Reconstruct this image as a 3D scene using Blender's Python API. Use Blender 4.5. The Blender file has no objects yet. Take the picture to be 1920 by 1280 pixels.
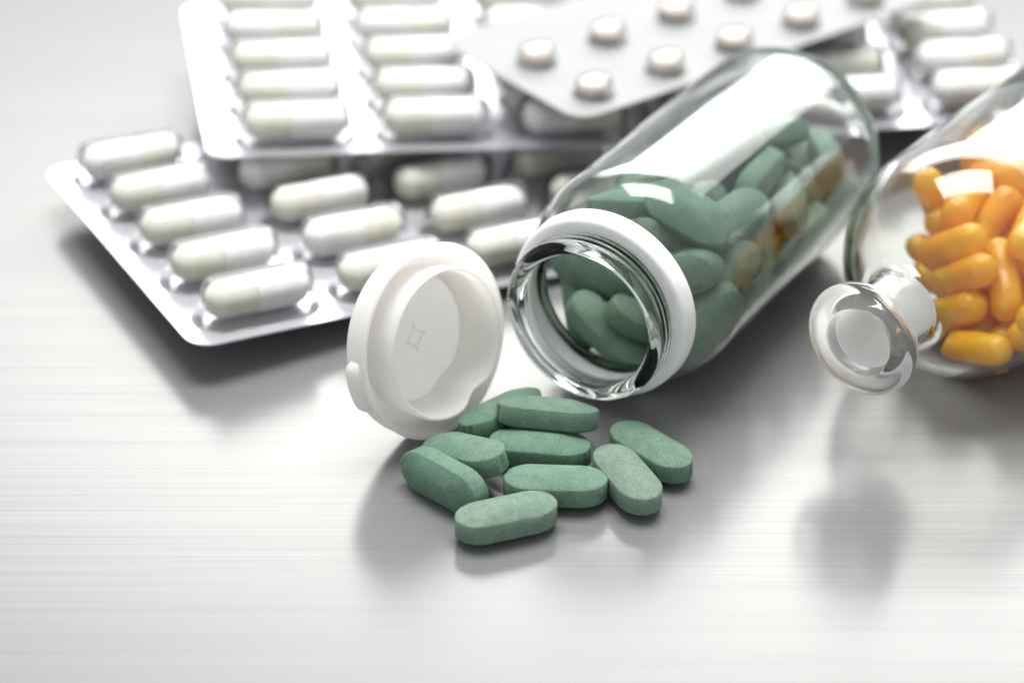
import bpy, bmesh, math, random
from math import sin, cos, pi, radians, sqrt, hypot
from mathutils import Vector, Matrix, Quaternion
random.seed(7)
MM = 0.001
C = bpy.context.scene.collection
sc = bpy.context.scene

# ------------------------------------------------------------------ camera, world, lamps, exposure
cam_d = bpy.data.cameras.new('camera'); cam = bpy.data.objects.new('camera', cam_d); C.objects.link(cam)
cam.location = (0, 0, 250 * MM)
cam.rotation_euler = (radians(90 - 31.5), 0, 0)
cam_d.sensor_width = 36; cam_d.lens = 36 * 4600 / 1920
cam_d.clip_start = 0.01; cam_d.clip_end = 20
cam_d.dof.use_dof = True; cam_d.dof.focus_distance = 0.430; cam_d.dof.aperture_fstop = 8.6
cam_d.dof.aperture_blades = 0
sc.camera = cam

w = bpy.data.worlds.new('World'); sc.world = w; w.use_nodes = True
w.node_tree.nodes['Background'].inputs[0].default_value = (0.92, 0.96, 1.0, 1)
w.node_tree.nodes['Background'].inputs[1].default_value = 0.64

def area(name, loc, target, sx, sy, radiance, col=(1, 1, 1)):
    l = bpy.data.lights.new(name, 'AREA'); l.shape = 'RECTANGLE'; l.size = sx; l.size_y = sy
    l.energy = radiance * pi * sx * sy; l.color = col
    o = bpy.data.objects.new(name, l); C.objects.link(o); o.location = loc
    d = (Vector(target) - Vector(loc)); o.rotation_euler = d.to_track_quat('-Z', 'Y').to_euler()
    return o
def hot_centre(o, floor):
    # the cloth of a softbox is brightest in the middle and falls off to its edges
    l = o.data; l.use_nodes = True; nt = l.node_tree; em = nt.nodes['Emission']
    ge = nt.nodes.new('ShaderNodeNewGeometry'); sp = nt.nodes.new('ShaderNodeSeparateXYZ'); nt.links.new(ge.outputs['Parametric'], sp.inputs[0])
    acc = None
    for ax in (0, 1):
        s = nt.nodes.new('ShaderNodeMath'); s.operation = 'SUBTRACT'; s.inputs[1].default_value = 0.5; nt.links.new(sp.outputs[ax], s.inputs[0])
        q = nt.nodes.new('ShaderNodeMath'); q.operation = 'MULTIPLY'; nt.links.new(s.outputs[0], q.inputs[0]); nt.links.new(s.outputs[0], q.inputs[1])
        if acc:
            a = nt.nodes.new('ShaderNodeMath'); a.operation = 'ADD'; nt.links.new(acc, a.inputs[0]); nt.links.new(q.outputs[0], a.inputs[1]); acc = a.outputs[0]
        else: acc = q.outputs[0]
    m = nt.nodes.new('ShaderNodeMapRange'); m.interpolation_type = 'SMOOTHSTEP'; m.inputs[1].default_value = 0.02; m.inputs[2].default_value = 0.34
    m.inputs[3].default_value = 1.0; m.inputs[4].default_value = floor; nt.links.new(acc, m.inputs[0]); nt.links.new(m.outputs[0], em.inputs['Strength'])
# the big window-like softbox behind the table and the overhead one
hot_centre(area('back_softbox', (0.18, 1.33, 0.60), (0.02, 0.42, 0.0), 1.40, 0.47, 11.5, (1.0, 0.99, 0.97)), 0.24)
area('top_softbox', (0.0, 0.66, 1.08), (0.0, 0.42, 0.0), 0.8, 0.5, 15.0, (1.0, 0.99, 0.97))

sc.view_settings.view_transform = 'Standard'; sc.view_settings.look = 'None'
sc.view_settings.exposure = 0.06; sc.view_settings.gamma = 1
cy = sc.cycles
sc.render.engine = 'CYCLES'
cy.max_bounces = 26; cy.transmission_bounces = 22; cy.glossy_bounces = 10; cy.diffuse_bounces = 5; cy.transparent_max_bounces = 24
cy.caustics_refractive = True; cy.caustics_reflective = True; cy.blur_glossy = 0.3
cy.sample_clamp_indirect = 6.0
cy.use_denoising = True
try: cy.denoiser = 'OPENIMAGEDENOISE'
except Exception: pass

# ------------------------------------------------------------------ material helpers
def mat(name):
    m = bpy.data.materials.new(name); m.use_nodes = True; nt = m.node_tree; nt.nodes.clear()
    out = nt.nodes.new('ShaderNodeOutputMaterial')
    return m, nt, out
def N(nt, t, **kw):
    n = nt.nodes.new(t)
    for k, v in kw.items(): setattr(n, k, v)
    return n
def pbsdf(nt, out, **kw):
    p = nt.nodes.new('ShaderNodeBsdfPrincipled')
    for k, v in kw.items(): p.inputs[k.replace('_', ' ')].default_value = v
    nt.links.new(p.outputs[0], out.inputs[0]); return p
def coords(nt, scale=(1, 1, 1), rnd=False):
    t = N(nt, 'ShaderNodeTexCoord'); mp = N(nt, 'ShaderNodeMapping'); mp.inputs['Scale'].default_value = scale
    nt.links.new(t.outputs['Object'], mp.inputs[0])
    if rnd:
        oi = N(nt, 'ShaderNodeObjectInfo'); ml = N(nt, 'ShaderNodeMath', operation='MULTIPLY'); ml.inputs[1].default_value = 37.0
        nt.links.new(oi.outputs['Random'], ml.inputs[0]); nt.links.new(ml.outputs[0], mp.inputs['Location'])
    return mp.outputs[0]
def noise(nt, vec, scale, detail=4, rough=0.6):
    n = N(nt, 'ShaderNodeTexNoise'); n.inputs['Scale'].default_value = scale; n.inputs['Detail'].default_value = detail
    n.inputs['Roughness'].default_value = rough; nt.links.new(vec, n.inputs['Vector']); return n.outputs['Fac']
def ramp(nt, fac, stops):
    r = N(nt, 'ShaderNodeValToRGB'); e = r.color_ramp.elements
    while len(e) < len(stops): e.new(0.5)
    for i, (p, c) in enumerate(stops): e[i].position = p; e[i].color = (*c, 1) if len(c) == 3 else c
    nt.links.new(fac, r.inputs[0]); return r.outputs[0]
def maprange(nt, v, a, b, c, d):
    m = N(nt, 'ShaderNodeMapRange'); m.inputs[1].default_value = a; m.inputs[2].default_value = b; m.inputs[3].default_value = c; m.inputs[4].default_value = d
    nt.links.new(v, m.inputs[0]); return m.outputs[0]
def mixc(nt, fac, a, b, mode='MIX'):
    m = N(nt, 'ShaderNodeMix', data_type='RGBA', blend_type=mode)
    for s, v in ((m.inputs[0], fac), (m.inputs[6], a), (m.inputs[7], b)):
        if hasattr(v, 'is_linked'): nt.links.new(v, s)
        else: s.default_value = v
    return m.outputs[2]
def bump(nt, h, strength, dist, normal=None):
    b = N(nt, 'ShaderNodeBump'); b.inputs['Strength'].default_value = strength; b.inputs['Distance'].default_value = dist
    nt.links.new(h, b.inputs['Height'])
    if normal is not None: nt.links.new(normal, b.inputs['Normal'])
    return b.outputs[0]

# brushed steel
m_steel, nt, out = mat('brushed_steel')
v1 = coords(nt, (6.0, 3600, 1)); v2 = coords(nt, (16, 6500, 1)); v3 = coords(nt, (1.6, 420, 1))
n1 = noise(nt, v1, 1.0, 5, 0.65); n2 = noise(nt, v2, 1.0, 3, 0.6); n3 = noise(nt, v3, 1.0, 3, 0.5)
c1 = ramp(nt, n1, [(0.30, (0.76, 0.765, 0.77)), (0.5, (0.94, 0.94, 0.94)), (0.72, (1.0, 1.0, 1.0))])
c2 = ramp(nt, n2, [(0.30, (0.90, 0.90, 0.90)), (0.7, (1, 1, 1))])
c3 = ramp(nt, n3, [(0.35, (0.985, 0.985, 0.985)), (0.65, (1, 1, 1))])
streak = mixc(nt, 1.0, mixc(nt, 1.0, c1, c2, 'MULTIPLY'), c3, 'MULTIPLY')
nb = bump(nt, n1, 0.25, 0.00002); nb = bump(nt, n2, 0.2, 0.00001, nb)
tg = N(nt, 'ShaderNodeTangent', direction_type='UV_MAP')
gl = N(nt, 'ShaderNodeBsdfAnisotropic'); gl.inputs['Anisotropy'].default_value = 0.3   # brushed along x: the gloss spreads across the brushing
nt.links.new(mixc(nt, 1.0, streak, (0.168, 0.168, 0.164, 1), 'MULTIPLY'), gl.inputs['Color']); nt.links.new(maprange(nt, n1, 0.3, 0.7, 0.23, 0.19), gl.inputs['Roughness'])
nt.links.new(tg.outputs[0], gl.inputs['Tangent']); nt.links.new(nb, gl.inputs['Normal'])
df = N(nt, 'ShaderNodeBsdfDiffuse'); nt.links.new(mixc(nt, 1.0, streak, (0.352, 0.358, 0.355, 1), 'MULTIPLY'), df.inputs['Color'])
mx = N(nt, 'ShaderNodeMixShader'); mx.inputs[0].default_value = 0.5
nt.links.new(df.outputs[0], mx.inputs[1]); nt.links.new(gl.outputs[0], mx.inputs[2]); nt.links.new(mx.outputs[0], out.inputs[0])

# pressed herbal tablet
m_tab, nt, out = mat('green_tablet')
p = pbsdf(nt, out, Roughness=0.72)
p.inputs['Specular IOR Level'].default_value = 0.35
v = coords(nt, (1, 1, 1), True)
big = noise(nt, v, 420, 6, 0.75); fine = noise(nt, v, 3600, 4, 0.75); vfine = noise(nt, v, 7000, 2, 0.6)
base = ramp(nt, big, [(0.30, (0.105, 0.182, 0.133)), (0.52, (0.138, 0.228, 0.170)), (0.75, (0.185, 0.278, 0.216))])
sp = ramp(nt, fine, [(0.35, (0.44, 0.50, 0.40)), (0.46, (0.93, 0.95, 0.91)), (0.60, (1, 1, 1)), (0.72, (1.25, 1.22, 1.15))])
col = mixc(nt, 1.0, base, sp, 'MULTIPLY')
oi = N(nt, 'ShaderNodeObjectInfo')
tint = oi.outputs['Color']
col = mixc(nt, 1.0, col, tint, 'MULTIPLY')
spots = ramp(nt, noise(nt, v, 900, 2, 0.5), [(0.66, (0, 0, 0)), (0.76, (1, 1, 1))])
sf = N(nt, 'ShaderNodeMath', operation='MULTIPLY'); sf.inputs[1].default_value = 0.45
nt.links.new(spots, sf.inputs[0])
col = mixc(nt, sf.outputs[0], col, (0.13, 0.115, 0.05, 1))
nt.links.new(col, p.inputs['Base Color'])
nb = bump(nt, fine, 0.8, 0.00012); nb = bump(nt, vfine, 0.4, 0.00004, nb); nt.links.new(nb, p.inputs['Normal'])

def simple(name, col, rough, spec=0.5, sss=0.0, ssr=(1, 1, 1), sscale=0.002, coat=0.0, metal=0.0, bmp=None, ior=1.5):
    m, nt, out = mat(name)
    p = pbsdf(nt, out, Roughness=rough, Metallic=metal)
    p.inputs['Specular IOR Level'].default_value = spec; p.inputs['IOR'].default_value = ior
    p.inputs['Subsurface Weight'].default_value = sss; p.inputs['Subsurface Radius'].default_value = ssr; p.inputs['Subsurface Scale'].default_value = sscale
    p.inputs['Coat Weight'].default_value = coat; p.inputs['Coat Roughness'].default_value = 0.08
    v = coords(nt, (1, 1, 1), True); f = noise(nt, v, 420, 3, 0.6)
    a = tuple(min(1, c * 0.965) for c in col); b = tuple(min(1, c * 1.02) for c in col)
    nt.links.new(ramp(nt, f, [(0.35, a), (0.65, b)]), p.inputs['Base Color'])
    if bmp: nt.links.new(bump(nt, noise(nt, v, bmp[0], 3, 0.6), bmp[1], bmp[2]), p.inputs['Normal'])
    return m
m_capw = simple('capsule_shell_white', (0.78, 0.78, 0.765), 0.28, sss=0.25, sscale=0.0015, coat=0.3)
m_capb = simple('capsule_body_cream', (0.70, 0.69, 0.60), 0.30, sss=0.25, sscale=0.0015, coat=0.3)
m_oran = simple('capsule_orange', (1.0, 0.52, 0.0), 0.25, sss=0.3, ssr=(1.0, 0.45, 0.05), sscale=0.003, coat=0.7)
m_oranb = simple('capsule_orange_body', (1.0, 0.58, 0.0), 0.25, sss=0.3, ssr=(1.0, 0.45, 0.05), sscale=0.003, coat=0.7)
m_plas = simple('white_plastic', (0.915, 0.90, 0.88), 0.36, bmp=(900, 0.06, 0.00003))
def translucent(m, col, share):
    nt = m.node_tree; out = [n for n in nt.nodes if n.type == 'OUTPUT_MATERIAL'][0]; src = out.inputs[0].links[0].from_socket
    t = N(nt, 'ShaderNodeBsdfTranslucent'); t.inputs[0].default_value = (*col, 1)
    mx = N(nt, 'ShaderNodeMixShader'); mx.inputs[0].default_value = share
    nt.links.new(src, mx.inputs[1]); nt.links.new(t.outputs[0], mx.inputs[2]); nt.links.new(mx.outputs[0], out.inputs[0])
translucent(m_plas, (0.98, 0.968, 0.945), 0.50)
translucent(m_oran, (1.0, 0.62, 0.0), 0.42); translucent(m_oranb, (1.0, 0.72, 0.0), 0.42)
m_star = simple('white_plastic_emblem', (0.915, 0.90, 0.88), 0.36)
translucent(m_star, (0.98, 0.968, 0.945), 0.50)
m_ring = simple('white_ring_plastic', (0.85, 0.845, 0.83), 0.42, sss=0.3, sscale=0.002)
m_small = simple('small_tablet', (0.72, 0.65, 0.575), 0.6, bmp=(1800, 0.3, 0.00004))

def foil(name, col, metal, rough, knurl):
    m, nt, out = mat(name)
    p = pbsdf(nt, out, Metallic=metal, Roughness=rough)
    v = coords(nt); f = noise(nt, v, 60, 3, 0.5); g = noise(nt, v, 350, 3, 0.6)
    nt.links.new(ramp(nt, f, [(0.3, tuple(c * 0.95 for c in col)), (0.7, col)]), p.inputs['Base Color'])
    p.inputs['Coat Weight'].default_value = 0.18 if knurl else 0.0; p.inputs['Coat Roughness'].default_value = 0.15
    if not knurl: p.inputs['Specular IOR Level'].default_value = 0.12
    nb = bump(nt, f, 0.35, 0.0012); nb = bump(nt, g, 0.25, 0.00012, nb)
    if knurl:
        rot = N(nt, 'ShaderNodeMapping'); rot.inputs['Rotation'].default_value = (0, 0, radians(45)); rot.inputs['Scale'].default_value = (1, 1, 1)
        t = N(nt, 'ShaderNodeTexCoord'); nt.links.new(t.outputs['Object'], rot.inputs[0])
        ck = N(nt, 'ShaderNodeTexChecker'); ck.inputs['Scale'].default_value = 1500; nt.links.new(rot.outputs[0], ck.inputs['Vector'])
        nb = bump(nt, ck.outputs['Fac'], 0.9, 0.00016, nb)
    nt.links.new(nb, p.inputs['Normal'])
    return m
m_foil = foil('blister_foil', (0.66, 0.66, 0.71), 0.75, 0.36, True)
m_card = foil('white_blister_foil', (0.30, 0.305, 0.31), 0.0, 0.55, False)

def thin_clear(name, tint=(1, 1, 1), rough=0.04, frost=0.0):
    m, nt, out = mat(name)
    tr = N(nt, 'ShaderNodeBsdfTransparent'); tr.inputs[0].default_value = (*tint, 1)
    gl = N(nt, 'ShaderNodeBsdfGlossy'); gl.inputs['Roughness'].default_value = rough
    fr = N(nt, 'ShaderNodeFresnel'); fr.inputs['IOR'].default_value = 1.32
    nb = bump(nt, noise(nt, coords(nt), 300, 3, 0.6), 0.25, 0.0003)
    nt.links.new(nb, gl.inputs['Normal']); nt.links.new(nb, fr.inputs['Normal'])
    mx = N(nt, 'ShaderNodeMixShader'); nt.links.new(fr.outputs[0], mx.inputs[0]); nt.links.new(tr.outputs[0], mx.inputs[1]); nt.links.new(gl.outputs[0], mx.inputs[2])
    nt.links.new(mx.outputs[0], out.inputs[0]); return m
m_film = thin_clear('clear_blister_plastic', (0.99, 0.99, 0.99))

def glass(name, tint, rough, ior, wob):
    m, nt, out = mat(name)
    g = N(nt, 'ShaderNodeBsdfGlass'); g.inputs['Color'].default_value = (*tint, 1); g.inputs['Roughness'].default_value = rough; g.inputs['IOR'].default_value = ior
    if wob: nt.links.new(bump(nt, noise(nt, coords(nt), wob[0], 2, 0.5), wob[1], wob[2]), g.inputs['Normal'])
    nt.links.new(g.outputs[0], out.inputs[0]); return m
m_glass = glass('clear_bottle_glass', (0.992, 0.998, 0.995), 0.0, 1.45, (30, 0.05, 0.0003))
m_neck = glass('clear_neck_glass', (0.995, 1.0, 0.998), 0.0, 1.42, (60, 0.06, 0.0003))
m_flange = glass('satin_flange_glass', (0.99, 0.995, 0.99), 0.06, 1.45, (500, 0.2, 0.0002))
m_flask = glass('clear_flask_glass', (0.985, 0.992, 0.985), 0.0, 1.47, (40, 0.05, 0.0003))
m, nt, out = mat('ground_glass'); m_frost = m
g = N(nt, 'ShaderNodeBsdfGlass'); g.inputs['Roughness'].default_value = 0.45; g.inputs['IOR'].default_value = 1.3
d = N(nt, 'ShaderNodeBsdfTranslucent'); d.inputs[0].default_value = (0.99, 0.99, 0.98, 1)
d2 = N(nt, 'ShaderNodeBsdfDiffuse'); d2.inputs[0].default_value = (0.93, 0.94, 0.93, 1)
a1 = N(nt, 'ShaderNodeMixShader'); a1.inputs[0].default_value = 0.35; nt.links.new(d.outputs[0], a1.inputs[1]); nt.links.new(d2.outputs[0], a1.inputs[2])
a2 = N(nt, 'ShaderNodeMixShader'); a2.inputs[0].default_value = 0.85; nt.links.new(g.outputs[0], a2.inputs[1]); nt.links.new(a1.outputs[0], a2.inputs[2])
nt.links.new(a2.outputs[0], out.inputs[0])

translucent(m_flange, (0.95, 0.96, 0.95), 0.22)
# ------------------------------------------------------------------ object helpers (mesh coordinates are given in millimetres)
def mesh(name, verts, faces, m, smooth=True, flat_angle=None):
    me = bpy.data.meshes.new(name); me.from_pydata([(a * MM, b * MM, c * MM) for a, b, c in verts], [], faces)
    bm = bmesh.new(); bm.from_mesh(me); bmesh.ops.recalc_face_normals(bm, faces=bm.faces); bm.to_mesh(me); bm.free()
    if smooth: me.shade_smooth()
    if flat_angle: me.set_sharp_from_angle(angle=radians(flat_angle))
    me.materials.append(m); return me
def obj(name, me, parent=None, loc=None):
    o = bpy.data.objects.new(name, me); C.objects.link(o)
    if parent: o.parent = parent
    if loc: o.location = tuple(c * MM for c in loc)
    return o
def tag(o, label=None, cat=None, group=None, kind=None):
    for k, v in (('label', label), ('category', cat), ('group', group), ('kind', kind)):
        if v: o[k] = v
    return o
def empty(name, M):
    o = bpy.data.objects.new(name, None); C.objects.link(o); o.empty_display_size = 0.01; o.matrix_world = M; return o
def pose(x, y, z, R=None):
    M = Matrix.Translation((x * MM, y * MM, z * MM))
    return M @ R if R is not None else M
def Rz(a): return Matrix.Rotation(radians(a), 4, 'Z')
def Rx(a): return Matrix.Rotation(radians(a), 4, 'X')
def Ry(a): return Matrix.Rotation(radians(a), 4, 'Y')
def lathe(prof, n, axis='Y', closed=True, rfun=None):
    """revolve (u, r) about the local axis; closed joins the last profile point to the first"""
    vs, fs, ring = [], [], []
    for (u, r) in prof:
        if r < 1e-6:
            ring.append([len(vs)]); vs.append((0, u, 0) if axis == 'Y' else (0, 0, u)); continue
        ids = []
        for k in range(n):
            a = 2 * pi * k / n
            uu, rr = rfun(u, r, a) if rfun else (u, r)
            ids.append(len(vs)); vs.append((rr * cos(a), uu, rr * sin(a)) if axis == 'Y' else (rr * cos(a), rr * sin(a), uu))
        ring.append(ids)
    m = len(ring)
    for i in range(m if closed else m - 1):
        A, B = ring[i], ring[(i + 1) % m]
        if len(A) == 1 and len(B) == 1: continue
        for k in range(n):
            k2 = (k + 1) % n
            if len(A) == 1: fs.append((A[0], B[k2], B[k]))
            elif len(B) == 1: fs.append((A[k], A[k2], B[0]))
            else: fs.append((A[k], A[k2], B[k2], B[k]))
    return vs, fs
def smooth_prof(pts, it=1):
    """corner-cutting of an open (u, r) profile, its ends kept"""
    for _ in range(it):
        q = [pts[0]]
        for a, b in zip(pts, pts[1:]):
            q += [(a[0] * .75 + b[0] * .25, a[1] * .75 + b[1] * .25), (a[0] * .25 + b[0] * .75, a[1] * .25 + b[1] * .75)]
        pts = q + [pts[-1]]
    return pts

# ------------------------------------------------------------------ the setting: the brushed steel table top
me = bpy.data.meshes.new('table_surface')
me.from_pydata([(-1.2, -0.3, 0), (1.2, -0.3, 0), (1.2, 1.15, 0), (-1.2, 1.15, 0)], [], [(0, 1, 2, 3)])
uv = me.uv_layers.new(name='UVMap')
for i, c in enumerate(((0, 0), (1, 0), (1, 1), (0, 1))): uv.data[i].uv = c
me.materials.append(m_steel)
tag(obj('table_surface', me), kind='structure')

# ------------------------------------------------------------------ shared meshes
def tablet_mesh(L=18.4, W=7.9, hb=2.0, dome=1.55, n=72, chip=None):
    R = W / 2; ea = .62 * W; sx = L / 2 - ea 
    outl = []
    for k in range(n):
        a = 2 * pi * k / n; c, s = cos(a), sin(a)
        # ends a little fuller than a half circle
        ex = (abs(c) ** 1.0) * (1 if c >= 0 else -1); ey = (abs(s) ** 1.0) * (1 if s >= 0 else -1)
        outl.append(((sx if c > 1e-9 else (-sx if c < -1e-9 else 0)), ea * ex, R * ey))
    prof = [(hb - .18, 1.0), (hb, .972), (hb + .10, .94)]
    for t in (.86, .74, .6, .45, .3, .15, .0): prof.append((hb + .10 + (dome - .1) * (1 - ((t / .94) ** 1.8)), t))
    levels = [(-z, k) for z, k in reversed(prof)] + [(z, k) for z, k in prof]
    vs, fs = [], []
    for z, k in levels:
        for (m, ox, oy) in outl:
            # the medial line itself pulls in towards the crown, so the ends slope down as well
            mk = .62 + .38 * k
            zz = z
            if abs(z) > hb + .1:
                e = abs(m + ox * k) / (L / 2); zz = (abs(z) - 0.55 * e ** 2.4 * (1 - k)) * (1 if z > 0 else -1)
            vs.append((m * mk + ox * k, oy * k, zz))
    nl = len(levels)
    for i in range(nl - 1):
        for k in range(n):
            fs.append((i * n + k, i * n + (k + 1) % n, (i + 1) * n + (k + 1) % n, (i + 1) * n + k))
    fs.append(tuple(range(n - 1, -1, -1))); fs.append(tuple((nl - 1) * n + k for k in range(n)))
    return vs, fs
def make_tablet(seed):
    r = random.Random(seed)
    v, f = tablet_mesh(18.4 + r.uniform(-.15, .15), 7.9 + r.uniform(-.1, .1), 1.8 + r.uniform(-.08, .08))
    me = bpy.data.meshes.new('tablet'); me.from_pydata([(a * MM, b * MM, c * MM) for a, b, c in v], [], f)
    bm = bmesh.new(); bm.from_mesh(me); bmesh.ops.remove_doubles(bm, verts=bm.verts, dist=1e-6)
    bmesh.ops.recalc_face_normals(bm, faces=bm.faces)
    # worn, crumbly rim
    for vtx in bm.verts:
        if 1.5 * MM < abs(vtx.co.z) < 2.05 * MM:
            j = r.uniform(-.05, .05) * MM; vtx.co.x += j; vtx.co.z += r.uniform(-.045, .045) * MM
    bm.to_mesh(me); bm.free(); me.shade_smooth(); me.set_sharp_from_angle(angle=radians(48)); me.materials.append(m_tab)
    return me
tabs = [make_tablet(i) for i in range(5)]
chipped = make_tablet(11)      # a crumbled stretch of rim
rc_ = random.Random(4)
for vtx in chipped.vertices:
    c = vtx.co / MM
    if 1.4 < c.z < 2.3 and c.y < -1.8 and .2 < c.x < 7.2:
        wn = sin(pi * (c.x - .2) / 7.0)
        vtx.co.z -= rc_.uniform(.0, .22) * wn * MM; vtx.co.y += rc_.uniform(.0, .22) * wn * MM; vtx.co.x += rc_.uniform(-.1, .1) * wn * MM

def capsule_meshes(L, R, nm, mb, mc, n=28):
    """two shells of a hard capsule along x: the narrower body and the wider cap that overlaps it"""
    def half(sgn, r, x_in, tip):
        pts = []
        hc = tip - r * 1.02
        for i in range(9):
            th = pi / 2 * i / 8
            pts.append((hc + r * 1.02 * sin(th), r * cos(th) if i < 8 else 0))
        pts = pts[::-1]                       # from the tip inwards
        pts += [(x_in + .55, r), (x_in + .30, r * .985), (x_in + .12, r), (x_in, r * .995), (x_in, r * .9)]
        vs, fs = [], []
        vs, fs = lathe([(sgn * u, q) for u, q in pts], n, 'Y', closed=False)
        return [(b, a, c) for a, b, c in vs], fs
    vb, fb = half(-1, R * .955, -L * .20, L / 2)
    vc, fc = half(1, R, -L * .045, L / 2)
    return (mesh(nm + '_body', vb, fb, mb, flat_angle=60), mesh(nm + '_cap', vc, fc, mc, flat_angle=60))
wb, wc = capsule_meshes(21.7, 3.85, 'white_capsule', m_capb, m_capw)
ob, oc = capsule_meshes(18.0, 3.3, 'orange_capsule', m_oranb, m_oran)
def put_capsule(name, meshes, M, label, cat, group):
    e = empty(name, M); tag(e, label, cat, group)
    obj('capsule_body', meshes[0], e); obj('capsule_cap', meshes[1], e)
    return e

def pocket_mesh(hl, hw, h, flare, n=40):
    lv = [(0.03, hl + flare + .5, hw + flare + .5), (.25, hl + flare, hw + flare), (1.2, hl + .35, hw + .35), (h * .45, hl, hw), (h * .72, hl * .985, hw * .93),
          (h * .88, hl * .95, hw * .78), (h * .965, hl * .90, hw * .52), (h, hl * .84, hw * .22)]
    vs, fs = [], []
    for z, a, b in lv:
        sx = max(a - b, 0) if hl > hw else 0; 
        for k in range(n):
            t = 2 * pi * k / n; c, s = cos(t), sin(t)
            rx = a - sx
            vs.append(((sx if c > 1e-9 else -sx if c < -1e-9 else 0) + rx * c, b * s, z))
    for i in range(len(lv) - 1):
        for k in range(n): fs.append((i * n + k, i * n + (k + 1) % n, (i + 1) * n + (k + 1) % n, (i + 1) * n + k))
    fs.append(tuple((len(lv) - 1) * n + k for k in range(n)))
    return mesh('blister_pocket', vs, fs, m_film)
pk_caps = pocket_mesh(11.7, 4.7, 8.5, 1.0)
pk_small = pocket_mesh(3.9, 3.9, 4.1, .35, 32)

def sheet_mesh(nm, x0, x1, y0, y1, rc, th, zf, m, nx=44, ny=44):
    """a rounded sheet with its own thickness, bent by zf(x, y)"""
    vs, fs = [], []
    ys = []
    for j in range(ny + 1):
        # rows closer together at the rounded ends
        t = j / ny; ys.append(y0 + (y1 - y0) * (0.5 - 0.5 * cos(pi * t)))
    for side in (0, 1):
        for y in ys:
            d = min(y - y0, y1 - y); ins = rc - sqrt(max(0, rc * rc - (rc - d) ** 2)) if d < rc else 0
            for i in range(nx + 1):
                x = x0 + ins + (x1 - x0 - 2 * ins) * i / nx
                vs.append((x, y, zf(x, y) - (th if side else 0)))
    W = nx + 1; S = W * (ny + 1)
    for j in range(ny):
        for i in range(nx):
            a = j * W + i; fs.append((a, a + 1, a + W + 1, a + W)); fs.append((S + a, S + a + W, S + a + W + 1, S + a + 1))
    for i in range(nx):
        fs.append((i, S + i, S + i + 1, i + 1)); a = ny * W + i; fs.append((a, a + 1, S + a + 1, S + a))
    for j in range(ny):
        a = j * W; fs.append((a, a + W, S + a + W, S + a)); a = j * W + nx; fs.append((a, S + a, S + a + W, a + W))
    return mesh(nm, vs, fs, m, flat_angle=50)

ORD = ['first', 'second', 'third', 'fourth', 'fifth', 'sixth']
def capsule_pack(M, cols, rows, pc, pr, x0, x1, y0, y1, label, group, where, zf, skip=(), colw=None, caplen=True):
    """cols: list of column indices.  The pack's origin is the foil plane under capsule (0, 0)."""
    e = empty('blister_pack', M); tag(e, label, 'blister pack', 'capsule blister packs')
    obj('foil_sheet', sheet_mesh('foil_sheet', x0, x1, y0, y1, 5.0, .3, zf, m_foil), e)
    for c in cols:
        for r in rows:
            x, y = c * pc, r * pr; z = zf(x, y)
            if (c, r) in skip: continue
            obj('blister_pocket', pk_caps, e, (x, y, z + .02))
            rr = random.Random(c * 31 + r * 7 + int(pc * 100))
            T = M @ pose(x + rr.uniform(-.35, .35), y + rr.uniform(-.15, .15), z + 4.05) @ Rz(rr.uniform(-1.2, 1.2)) @ Rx(rr.uniform(0, 360))
            if rr.random() < .45: T = T @ Rz(180)
            ci = cols.index(c)
            lab = 'white capsule of %s, %s row back, %s from the left' % (where, ORD[r], ORD[ci])
            put_capsule('white_capsule', (wb, wc), T, lab, 'capsule', group)
    return e

# lower pack, nearest the camera on the left
ML = pose(-49.1, 407.2, 11.3) @ Rz(29.2) @ Rx(.3) @ Ry(4.3) @ pose(0, 0, -4.05)
capsule_pack(ML, [0, 1, 2, 3], [0, 1, 2, 3, 4], 28.59, 16.23, -16.6, 3 * 28.59 + 15, -8.6, 4 * 16.23 + 9,
             'lower silver blister pack of white capsules, nearest the front at left', 'capsules in the lower blister pack', 'the lower left pack',
             lambda x, y: .25 * sin(x * .06 + 1) * cos(y * .05), skip=((3, 4), (2, 4), (3, 3)))
# middle pack, lying on the lower one
def za(x, y): return 1.1 * max(0, (8 - y) / 16) ** 2 * 1.0 + .2 * sin(x * .05)
MA = pose(-45.4, 463.2, 19.8) @ Rz(10.3) @ Rx(.25) @ Ry(3.43) @ pose(0, 0, -4.05)
capsule_pack(MA, [0, 1, 2], [0, 1, 2, 3, 4], 29.66, 15.94, -19, 2 * 29.66 + 15, -8.8, 4 * 15.94 + 9,
             'silver blister pack of white capsules resting on the lower pack, behind it', 'capsules in the upper left blister pack', 'the upper left pack', za)
# right-hand pack behind the bottle
MB_ = pose(74.4, 488.5, 14) @ Rz(6.4) @ Ry(0) @ pose(0, 0, -4.05)
capsule_pack(MB_, [-1, 0, 1], [0, 1, 2, 3, 4], 29.2, 15.69, -43, 29.2 + 14, -8.4, 4 * 15.69 + 9,
             'silver blister pack of white capsules at the back right behind the bottle', 'capsules in the right blister pack', 'the back right pack',
             lambda x, y: .2 * sin(x * .05))

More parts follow.
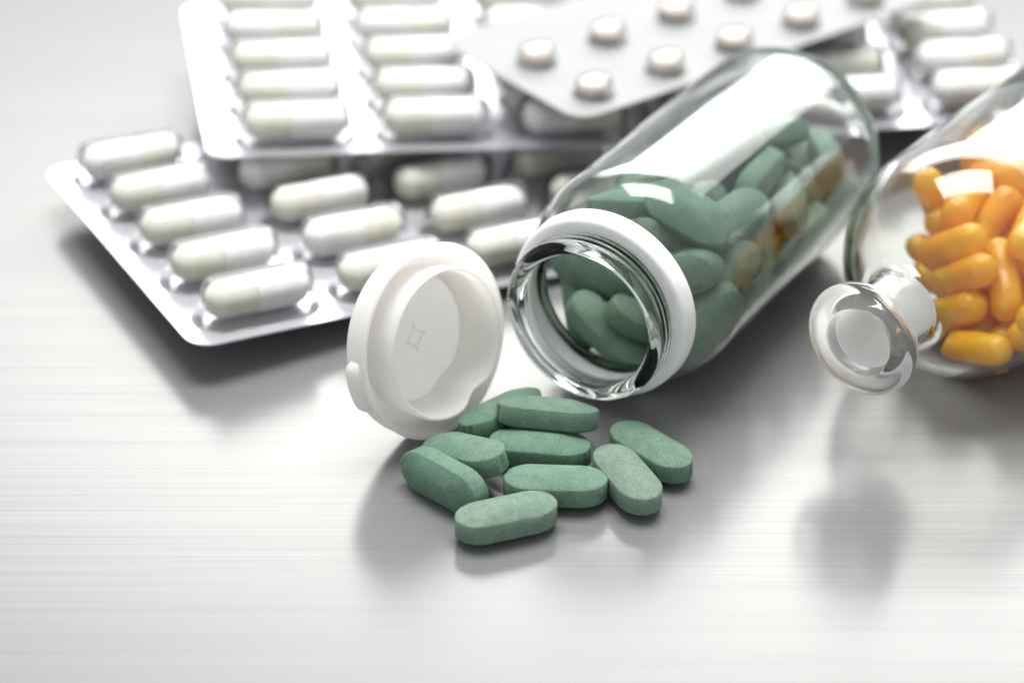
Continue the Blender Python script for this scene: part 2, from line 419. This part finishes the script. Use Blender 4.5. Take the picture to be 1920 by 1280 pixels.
# pack of small round tablets lying across the capsule packs
MT = pose(17.15, 467.1, 24.7) @ Rz(37.4) @ Rx(.1)
e = empty('blister_pack', MT); tag(e, 'white blister pack of small round tablets lying on top of the capsule packs', 'blister pack')
zt = lambda x, y: .5 * ((x - 40) / 60) ** 2 - .2
obj('foil_sheet', sheet_mesh('foil_sheet', -10.5, 96, -8.2, 41.5, 5.5, .3, zt, m_card), e)
sm_prof = [(0, 0), (0, 2.7), (.25, 3.05), (.5, 3.1), (2.3, 3.1), (2.7, 2.85), (3.1, 2.2), (3.35, 1.2), (3.42, 0)]
sv, sf_ = lathe(sm_prof, 32, 'Z', closed=False)
sm_me = mesh('small_round_tablet', sv, sf_, m_small, flat_angle=40)
for c in range(5):
    for r in range(2):
        x, y = c * 19.8, r * 20.0 - (0 if r == 0 else .5)
        if x > 90: continue
        obj('blister_pocket', pk_small, e, (x, y, zt(x, y) + .02))
        o = obj('small_round_tablet', sm_me); o.matrix_world = MT @ pose(x + random.uniform(-.4, .4), y, zt(x, y) + .25) @ Rz(random.uniform(0, 90))
        tag(o, 'small round off white tablet, %s in the %s row of the white blister pack' % (ORD[c], 'front' if r == 0 else 'back'), 'tablet', 'small round tablets in the white blister pack')

# ------------------------------------------------------------------ the clear bottle, lying on its side
MBOT = pose(12.5, 379.2, 0) @ Rz(-31.3)
RB = 21.5
outer = [(1.0, 13.1), (.25, 13.7), (0, 14.4), (.1, 15.3), (.55, 15.95), (1.3, 16.1), (1.9, 15.7), (2.2, 15.15), (2.5, 15.1), (2.75, 15.5), (2.95, 15.95), (3.15, 15.95), (3.35, 15.5), (3.6, 15.1), (3.9, 15.1), (4.15, 15.5), (4.35, 15.95), (4.55, 15.95), (4.75, 15.5), (5.0, 15.05),
         (5.3, 15.0), (10.8, 15.0), (11.4, 15.5), (12.4, 16.9), (14.0, 18.7), (16.2, 20.2), (18.8, 21.1), (21.5, 21.45), (24, 21.5), (52, 21.5), (79, 21.5), (81.5, 21.4), (84.0, 20.9), (86.3, 19.9), (88.2, 18.4), (89.5, 16.6), (90.0, 15.0), (89.8, 13.6), (89.0, 12), (88.5, 8), (88.3, 0)]
inner = [(86.7, 0), (86.8, 8), (87.3, 12), (87.3, 14.7), (86.4, 17.2), (84.4, 19.2), (81.8, 20.2), (79, 20.45), (52, 20.5), (24, 20.5), (21.5, 20.45), (18.8, 20.0), (16.2, 18.7), (14.2, 17.1), (12.8, 15.2), (11.6, 14.2), (10.2, 13.9), (8.6, 13.8), (7.4, 13.9), (6.6, 13.75), (5.4, 13.85), (4.6, 13.7), (3.6, 13.75), (2.9, 13.5), (2.3, 13.2), (1.7, 13.08)]
e = empty('pill_bottle', MBOT); tag(e, 'clear round bottle lying open on its side, half filled with green tablets', 'bottle')
def thread(u, r, a):
    # the screw thread wanders along the neck as it goes round
    if 2.2 < u < 4.6: return (u + .55 * (a / (2 * pi) - .5) * (1 if a < 6.2 else 1), r)
    return (u, r)
v, f = lathe(outer + inner, 160, 'Y', closed=True)
# drop the duplicate join at the poles: outer ends and inner starts on the axis, so they are joined by nothing
bg = mesh('bottle_glass', v, f, m_glass); bg.materials.append(m_neck)
for pl in bg.polygons:
    if pl.center.y < 11.0 * MM: pl.material_index = 1
obj('glass_shell', bg, e, (0, 0, RB))
ringp = [(5.9, 15.15), (5.7, 15.6), (5.7, 17.2), (5.85, 17.75), (6.3, 18.0), (9.4, 18.2), (10.0, 18.05), (10.3, 17.6), (10.35, 16.8), (10.35, 15.15)]
v, f = lathe(ringp, 128, 'Y', closed=True)
obj('neck_ring', mesh('neck_ring', v, f, m_ring, flat_angle=50), e, (0, 0, RB))

# ------------------------------------------------------------------ the snap cap, standing on its edge beside the mouth
nrm = Vector((.736, -.643, .207)).normalized()
zl = nrm; xl = Vector((0, 0, 1)).cross(zl).normalized(); yl = zl.cross(xl)
Rc = Matrix((xl, yl, zl)).transposed().to_4x4()       # local x right, y up, z out of the open side
MC = pose(-13.7, 378.9, 17.75) @ Rc
e = empty('snap_cap', MC); tag(e, 'white plastic snap cap standing open on its edge beside the bottle mouth', 'bottle cap')
sk = [(-6.6, 0), (-6.6, 14.5), (-6.45, 15.8), (-6.0, 16.7), (-5.2, 17.25), (-4.2, 17.55), (-1.6, 17.9), (-.5, 18.15), (-.12, 18.1), (0.0, 17.85), (-.05, 17.5), (-.5, 17.3), (-1.0, 17.05), (-1.15, 16.6),
      (-3.8, 16.3), (-4.5, 16.0), (-4.75, 15.4), (-4.8, 14), (-5.1, 12.9), (-5.35, 11.5), (-5.45, 0)]
v, f = lathe(sk, 128, 'Z', closed=False)
obj('cap_shell', mesh('cap_shell', v, f, m_plas, flat_angle=50), e)
def notch(u, r, a):
    d = math.degrees(a) % 360
    k = math.exp(-((d - 293) / 13) ** 2)
    return (u - (1.0 * k if u > 0 else 0), r - 1.0 * k)
rp = [(-5.0, 13.6), (-2, 13.75), (1.8, 14.05), (2.5, 14.1), (2.85, 13.98), (3.0, 13.75), (2.9, 13.5), (2.5, 13.35), (1.5, 13.25), (-2, 13.0), (-4.6, 12.7), (-5.2, 12.3), (-5.4, 11.6)]
v, f = lathe(rp, 128, 'Z', closed=True, rfun=notch)
obj('inner_ring', mesh('inner_ring', v, f, m_plas, flat_angle=60), e)
# thumb tab: a curved lug on the skirt
vs, fs = [], []
A0, A1, nA = radians(170), radians(203), 14
sec = [(-4.6, 17.2), (-4.7, 18.2), (-4.4, 18.9), (-3.8, 19.2), (-2.3, 19.3), (-1.7, 19.1), (-1.4, 18.6), (-1.4, 17.6)]
for i in range(nA + 1):
    t = i / nA; a = A0 + (A1 - A0) * t; k = 1 - (2 * t - 1) ** 8 * .8
    for (u, r) in sec: 
        r2 = 17.3 + (r - 17.3) * k; u2 = -3 + (u + 3) * (.55 + .45 * k)
        vs.append((r2 * cos(a), r2 * sin(a), u2))
S = len(sec)
for i in range(nA):
    for k in range(S): fs.append((i * S + k, i * S + (k + 1) % S, (i + 1) * S + (k + 1) % S, (i + 1) * S + k))
fs.append(tuple(range(S))); fs.append(tuple(nA * S + k for k in range(S)))
obj('pull_tab', mesh('pull_tab', vs, fs, m_plas, flat_angle=60), e)
# raised outline of a four-pointed star on the floor of the cap
vs = []; n = 96
for (s, z) in ((1.02, -5.5), (.97, -5.33), (.90, -5.33), (.84, -5.5)):
    for k in range(n):
        a = 2 * pi * k / n
        rr = 3.1 / (abs(cos(a)) ** .62 + abs(sin(a)) ** .62) ** (1 / .62)
        vs.append((rr * s * cos(a) * 1.0, rr * s * sin(a) * 1.0, z))
fs = []
for i in range(4):
    for k in range(n): fs.append((i * n + k, i * n + (k + 1) % n, ((i + 1) % 4) * n + (k + 1) % n, ((i + 1) % 4) * n + k))
obj('star_emblem', mesh('star_emblem', vs, fs, m_star, flat_angle=40), e)

# ------------------------------------------------------------------ tablets spilled in front of the bottle
def face(yaw, roll=0, pitch=0): return Rz(yaw) @ Ry(-pitch) @ Rx(roll)     # roll about the long axis, pitch raises the +x end
TINT = [(1.28, 1.14, 1.20, 1), (1.12, 1.12, 1.12, 1), (1.30, 1.12, 1.20, 1), (1.0, 1.0, 1.0, 1), (.95, 1.02, .98, 1), (.95, 1.0, 1.0, 1), (1.05, 1.05, 1.05, 1), (.95, .92, .90, 1), (.85, .92, .88, 1)]
SP = [
    (-1.0, 344.5, 3.35, face(20, 0, 0), 'green tablet nearest the front, lying flat with a chipped lower rim'),
    (7.6, 354.0, 3.35, face(-3, 0, 0), 'green tablet lying flat crosswise in the middle of the spilled heap'),
    (20.3, 356.1, 3.35, face(-66, 0, 0), 'paler green tablet pointing to the front, second from the right of the spill'),
    (24.9, 364.7, 3.35, face(-48, 0, 0), 'green tablet farthest right of the spilled ones, lying flat'),
    (5.0, 365.4, 3.35, face(-8, 0, 0), 'green tablet lying flat under the tilted one, in the middle of the spill'),
    (-11.9, 354.6, 4.15, face(-43, 84, 0), 'green tablet standing on its long edge at the left end of the spill'),
    (-8.3, 361.3, 4.9, face(-42, 4, 15), 'green tablet leaning on the upright one just below the cap'),
    (6.4, 370.6, 7.4, face(-10, -20, 0), 'green tablet tilted back on top of the spill, showing its broad side'),
    (-2.0, 376.0, 3.9, face(42, -16, 0), 'green tablet at the back of the spill between cap and bottle'),
]
for i, (x, y, z, Rm, lab) in enumerate(SP):
    o = obj('green_tablet', tabs[i % 5] if i else chipped); o.color = TINT[i]; o.matrix_world = pose(x, y, z, Rm); tag(o, lab, 'tablet', 'green tablets spilled on the steel table')

# ------------------------------------------------------------------ tablets inside the bottle (settled poses, in the bottle's own frame: x, y along the axis, z up, quaternion)
GREEN = [
    (-3.02, 15.35, 10.84, 0.948, 0.062, 0.311, 0.015),
    (-9.28, 21.85, 18.65, 0.705, -0.705, 0.049, 0.049),
    (-1.07, 27.69, 18.38, 0.547, -0.739, 0.261, 0.292),
    (-11.84, 21.83, 10.66, 0.32, 0.353, 0.203, 0.856),
    (10.94, 36.28, 28.51, 0.753, 0.179, 0.087, 0.627),
    (12.32, 29.05, 20.2, 0.783, 0.412, -0.077, 0.459),
    (13.69, 21.09, 14.7, 0.412, 0.742, 0.007, 0.528),
    (-5.05, 29.07, 30.42, 0.944, -0.173, -0.042, 0.276),
    (2.6, 26.13, 26.08, 0.743, -0.422, 0.102, 0.51),
    (8.21, 54.0, 28.77, 0.415, 0.527, 0.592, 0.446),
    (2.9, 66.14, 30.88, 0.921, -0.23, -0.163, 0.268),
    (13.0, 74.0, 26.0, 0.424, 0.257, 0.586, 0.641),
    (13.41, 57.19, 23.05, 0.468, 0.271, 0.458, 0.706),
    (6.28, 37.98, 24.46, 0.057, 0.817, -0.212, -0.533),
    (-3.26, 71.73, 24.12, 0.942, -0.302, -0.137, 0.048),
    (-10.17, 53.22, 14.35, 0.407, -0.135, 0.03, 0.903),
    (2.13, 42.71, 15.69, 0.082, -0.145, -0.66, -0.733),
    (0.39, 53.91, 30.74, 0.052, 0.872, 0.394, 0.284),
    (0.4, 65.72, 14.95, 0.844, -0.25, -0.283, -0.381),
    (-7.42, 44.65, 10.62, 0.99, 0.11, 0.029, 0.089),
    (13.14, 39.46, 18.39, 0.503, 0.67, -0.086, -0.539),
    (6.66, 30.65, 6.64, 0.935, -0.024, -0.188, -0.298),
    (-9.4, 78.88, 23.74, 0.312, 0.674, 0.658, -0.125),
    (-12.08, 43.65, 17.71, 0.04, 0.458, 0.85, -0.258),
    (7.78, 53.89, 13.17, 0.788, -0.188, -0.306, 0.499),
    (6.94, 60.89, 5.88, 0.762, -0.163, -0.182, 0.599),
    (-5.08, 58.08, 12.84, 0.191, 0.544, 0.699, 0.423),
    (-9.81, 37.58, 13.53, 0.991, 0.071, 0.101, 0.044),
    (-9.87, 59.81, 24.53, 0.073, 0.464, 0.876, -0.106),
    (-0.47, 33.65, 15.6, 0.602, 0.517, -0.17, 0.585),
    (-4.98, 39.18, 6.15, 0.969, 0.091, 0.156, 0.171),
    (12.21, 55.57, 9.54, 0.207, 0.731, 0.584, 0.285),
    (-9.76, 54.09, 20.12, 0.668, -0.127, 0.057, 0.731),
    (4.01, 53.41, 18.55, 0.562, 0.651, 0.166, 0.483),
    (6.22, 34.67, 12.18, 0.233, -0.263, -0.239, 0.905),
    (-5.94, 83.95, 8.97, 0.155, 0.155, -0.69, 0.69),
    (5.01, 77.9, 12.06, 0.22, -0.728, -0.647, 0.057),
    (-15.54, 80.88, 18.98, 0.731, -0.049, 0.65, -0.2),
    (15.4, 73.14, 14.59, 0.233, 0.725, 0.48, 0.436),
    (8.03, 41.66, 6.81, 0.855, 0.043, -0.19, -0.481),
    (9.51, 67.32, 15.77, 0.403, -0.151, 0.9, -0.064),
    (-7.11, 51.89, 6.25, 0.511, 0.158, 0.041, 0.844),
    (7.43, 26.9, 32.99, 0.937, 0.327, 0.106, -0.06),
    (-1.67, 27.13, 5.05, 0.396, 0.069, 0.109, 0.909),
    (-4.44, 38.13, 24.96, 0.36, 0.848, 0.378, 0.087),
    (0.96, 68.17, 20.86, 0.913, -0.378, -0.11, 0.103),
    (16.33, 57.46, 16.46, 0.338, 0.645, 0.517, 0.451),
    (-11.66, 73.59, 9.86, 0.308, -0.374, 0.227, -0.845),
    (-8.33, 67.32, 7.29, 0.892, 0.159, 0.258, 0.336),
    (-2.46, 54.47, 21.03, 0.603, -0.313, -0.24, 0.693),
    (-16.92, 53.24, 21.07, 0.352, -0.611, -0.423, 0.568),
    (-2.0, 56.18, 5.54, 0.34, 0.402, 0.614, 0.589),
    (-5.54, 80.01, 15.8, 0.761, 0.562, 0.254, 0.201),
    (-14.13, 39.84, 23.56, 0.83, -0.088, -0.341, 0.432),
    (4.62, 77.62, 5.58, 0.818, -0.039, -0.131, 0.56),
    (3.21, 18.76, 12.92, 0.007, 0.859, 0.404, -0.315),
    (11.64, 77.95, 9.82, 0.77, -0.166, -0.337, 0.515),
    (4.95, 82.78, 19.54, 0.094, -0.98, -0.003, 0.174),
    (-15.93, 69.63, 19.47, 0.673, 0.133, -0.205, 0.698),
    (-7.27, 26.5, 10.54, 0.612, -0.678, 0.32, -0.25),
    (3.77, 75.42, 17.72, 0.0, 0.075, -0.121, 0.99),
    (12.3, 46.85, 15.71, 0.601, -0.065, -0.631, 0.487),
    (-4.56, 74.63, 11.75, 0.582, 0.666, 0.466, -0.008),
    (-11.72, 30.48, 19.36, 0.246, 0.131, -0.664, -0.694),
    (7.82, 21.85, 23.51, 0.691, 0.691, -0.149, 0.149),
    (1.08, 61.9, 9.45, 0.16, -0.65, -0.401, 0.625)]
ORANGE = [
    (0.99, 45.67, 9.2, 0.821, -0.195, 0.499, -0.198),
    (4.9, 45.96, 16.4, 0.839, 0.28, 0.15, -0.442),
    (-11.33, 94.75, 9.73, 0.248, 0.242, -0.671, 0.655),
    (13.65, 67.66, 10.74, 0.703, 0.087, 0.083, 0.701),
    (2.44, 68.11, 4.83, 0.746, 0.102, 0.077, 0.653),
    (4.39, 55.6, 17.43, 0.357, -0.012, 0.006, 0.934),
    (16.83, 41.78, 17.16, 0.627, 0.41, 0.32, 0.58),
    (-10.69, 92.39, 16.94, 0.41, 0.198, -0.492, 0.742),
    (0.33, 54.96, 5.12, 0.258, 0.273, 0.686, 0.624),
    (-10.06, 56.66, 23.72, 0.786, 0.008, -0.062, -0.615),
    (-6.91, 74.45, 21.44, 0.356, -0.069, 0.462, 0.809),
    (-8.57, 68.2, 26.23, 0.206, -0.183, 0.093, 0.957),
    (11.66, 77.09, 16.88, 0.987, -0.084, 0.024, 0.134),
    (-7.04, 90.92, 22.11, 0.291, -0.214, 0.491, -0.792),
    (18.26, 89.07, 21.21, 0.708, 0.057, -0.004, 0.704),
    (-3.77, 94.18, 28.2, 0.019, -0.01, 0.031, 0.999),
    (-11.36, 83.25, 16.16, 0.967, -0.114, -0.136, 0.182),
    (-11.86, 52.44, 10.11, 0.912, 0.146, 0.371, 0.095),
    (-6.73, 46.06, 19.76, 0.298, -0.176, 0.621, 0.703),
    (-2.89, 76.01, 4.89, 0.491, 0.438, -0.513, -0.551),
    (2.57, 55.47, 11.19, 0.493, 0.122, 0.305, 0.805),
    (-2.09, 39.86, 9.33, 0.721, 0.601, -0.322, 0.128),
    (14.33, 43.95, 11.57, 0.488, 0.548, 0.462, 0.498),
    (6.6, 61.38, 12.61, 0.745, 0.469, -0.259, -0.397),
    (-2.49, 86.95, 9.95, 0.252, -0.348, 0.319, 0.845),
    (-14.45, 63.84, 11.69, 0.412, 0.577, 0.577, 0.405),
    (-17.71, 57.95, 22.19, 0.701, -0.168, 0.47, 0.51),
    (8.93, 68.69, 22.71, 0.372, -0.146, -0.421, 0.814),
    (4.57, 81.98, 19.05, 0.273, -0.311, 0.224, -0.882),
    (17.0, 60.05, 16.1, 0.675, -0.222, -0.235, 0.663),
    (-9.74, 55.6, 15.38, 0.362, -0.846, -0.01, 0.391),
    (-9.61, 66.04, 7.37, 0.71, -0.002, 0.002, 0.704),
    (-2.08, 42.34, 16.4, 0.937, 0.041, -0.334, -0.093),
    (8.7, 89.24, 22.79, 0.416, -0.241, -0.47, 0.74),
    (13.28, 70.72, 18.02, 0.846, -0.398, -0.338, 0.11),
    (0.26, 65.26, 20.11, 0.816, 0.565, 0.006, -0.122),
    (7.91, 63.03, 6.46, 0.73, 0.166, 0.109, 0.654),
    (9.75, 46.05, 7.47, 0.726, -0.158, -0.185, 0.643),
    (5.2, 54.49, 23.82, 0.53, 0.29, 0.347, 0.718),
    (1.29, 73.83, 11.29, 0.935, -0.346, 0.018, -0.079),
    (-4.06, 56.42, 21.23, 0.522, 0.55, 0.098, 0.645),
    (8.82, 80.92, 12.07, 0.054, -0.081, 0.55, -0.83),
    (11.12, 94.75, 9.56, 0.931, 0.138, -0.335, 0.05),
    (-10.37, 80.93, 24.31, 0.951, 0.307, -0.018, -0.04),
    (5.76, 82.96, 25.37, 0.375, 0.333, 0.479, 0.721),
    (-7.56, 47.26, 7.2, 0.964, -0.058, 0.205, 0.157),
    (-14.76, 88.32, 13.66, 0.468, -0.129, -0.871, -0.08),
    (-17.33, 74.94, 20.93, 0.581, 0.322, -0.625, 0.411),
    (-5.4, 81.2, 11.4, 0.853, 0.226, -0.47, 0.021),
    (-1.95, 68.9, 14.84, 0.832, -0.17, -0.439, 0.294),
    (-12.02, 65.29, 17.54, 0.853, -0.429, 0.226, -0.193),
    (4.35, 83.41, 5.44, 0.715, 0.5, -0.337, -0.353),
    (6.05, 34.62, 7.13, 0.167, 0.212, 0.94, -0.211),
    (7.79, 91.48, 14.07, 0.051, 0.368, -0.031, -0.928),
    (12.56, 88.31, 10.89, 0.858, 0.333, -0.365, 0.141),
    (0.83, 89.99, 19.17, 0.764, -0.311, 0.043, 0.564),
    (-10.53, 74.53, 13.12, 0.467, -0.264, 0.112, 0.837),
    (-1.61, 94.75, 10.0, 0.398, 0.411, -0.571, 0.59)]
def settled(rows, M):
    for r in rows:
        yield M @ Matrix.Translation((r[0] * MM, r[1] * MM, r[2] * MM)) @ Quaternion(r[3:7]).to_matrix().to_4x4()
NTH = ['nearest', 'second nearest', 'third nearest', 'fourth nearest', 'fifth nearest', 'sixth nearest', 'seventh nearest', 'eighth nearest', 'ninth nearest', 'tenth nearest', 'eleventh nearest', 'twelfth nearest']
def heap_labels(rows, thing, place, zt, near_y):
    """the ones nearest the opening, those on the surface of the heap and those against the near wall are told apart; the rest is buried"""
    lab = {}
    order = sorted(range(len(rows)), key=lambda i: rows[i][1])
    front = [i for i in order if rows[i][1] < near_y]
    for k, i in enumerate(front[:12]): lab[i] = '%s inside the %s, %s to its mouth' % (thing, place, NTH[k])
    top = [i for i in order if i not in lab and not any(j != i and abs(rows[j][0] - rows[i][0]) < 5 and abs(rows[j][1] - rows[i][1]) < 6 and rows[j][2] > rows[i][2] + 2 for j in range(len(rows)))]
    for k, i in enumerate(top[:12]): lab[i] = '%s on top of the heap in the %s, %s to the mouth' % (thing, place, NTH[k])
    side = [i for i in order if i not in lab and rows[i][0] > 9]
    for k, i in enumerate(side[:12]): lab[i] = '%s against the right wall of the %s, %s to the mouth' % (thing, place, NTH[k])
    return [lab.get(i, '%s buried deep in the heap inside the %s' % (thing, place)) for i in range(len(rows))]
for i, (T, lab) in enumerate(zip(settled(GREEN, MBOT), heap_labels(GREEN, 'green tablet', 'clear bottle', 24, 32))):
    o = obj('green_tablet', tabs[i % 5]); o.matrix_world = T
    tr = random.Random(i); q = tr.uniform(.82, 1.1); o.color = (q * tr.uniform(.95, 1.12), q, q * tr.uniform(.97, 1.06), 1)
    tag(o, lab, 'tablet', 'green tablets heaped inside the clear bottle')

# ------------------------------------------------------------------ the round-shouldered flask on the right
MF = pose(61.3, 370.2, 0) @ Rz(-37.9)
RF = 23.0
outer = smooth_prof([(3.0, 5.95), (.6, 5.95), (0, 6.6), (0, 9.2), (.2, 10.3), (1.0, 10.9), (2.2, 10.9), (3.2, 10.3), (3.9, 8.9), (4.4, 7.9), (5.4, 7.45), (8, 7.4), (13.0, 7.4), (15.2, 7.5), (16.6, 8.0), (17.6, 8.9)], 2)
outer += [(39 - 23 * cos(radians(a)), 23 * sin(radians(a))) for a in range(27, 91, 5)] + [(40, 23), (70, 23), (100, 23), (103, 22.6), (105, 21), (106, 18), (105.5, 14), (104.6, 0)]
inner = [(102.5, 0), (102.6, 14), (102.4, 18), (101, 20.4), (99, 21.5), (70, 21.5), (40, 21.5)] + [(39 - 21.5 * cos(radians(a)), 21.5 * sin(radians(a))) for a in range(87, 24, -5)]
inner += [(18.6, 7.6), (17.4, 6.6), (16.0, 6.05), (14.5, 5.95), (8, 5.95)]
v, f = lathe(outer + inner, 128, 'Y', closed=True)
e = empty('round_flask', MF); tag(e, 'clear glass flask with a frosted neck and wide lip, holding orange capsules', 'flask')
fl = mesh('flask_glass', v, f, m_flask); fl.materials.append(m_flange)
for pl in fl.polygons:
    if pl.center.y < 4.6 * MM: pl.material_index = 1
obj('glass_shell', fl, e, (0, 0, RF))
v, f = lathe([(2.0, 5.9), (15.8, 5.9), (15.8, 5.65), (2.0, 5.65)], 64, 'Y', closed=True)
obj('frosted_neck_lining', mesh('neck_lining', v, f, m_frost, flat_angle=40), e, (0, 0, RF))
for T, lab in zip(settled(ORANGE, MF), heap_labels(ORANGE, 'orange capsule', 'glass flask', 24, 50)):
    put_capsule('orange_capsule', (ob, oc), T, lab, 'capsule', 'orange capsules heaped inside the flask')
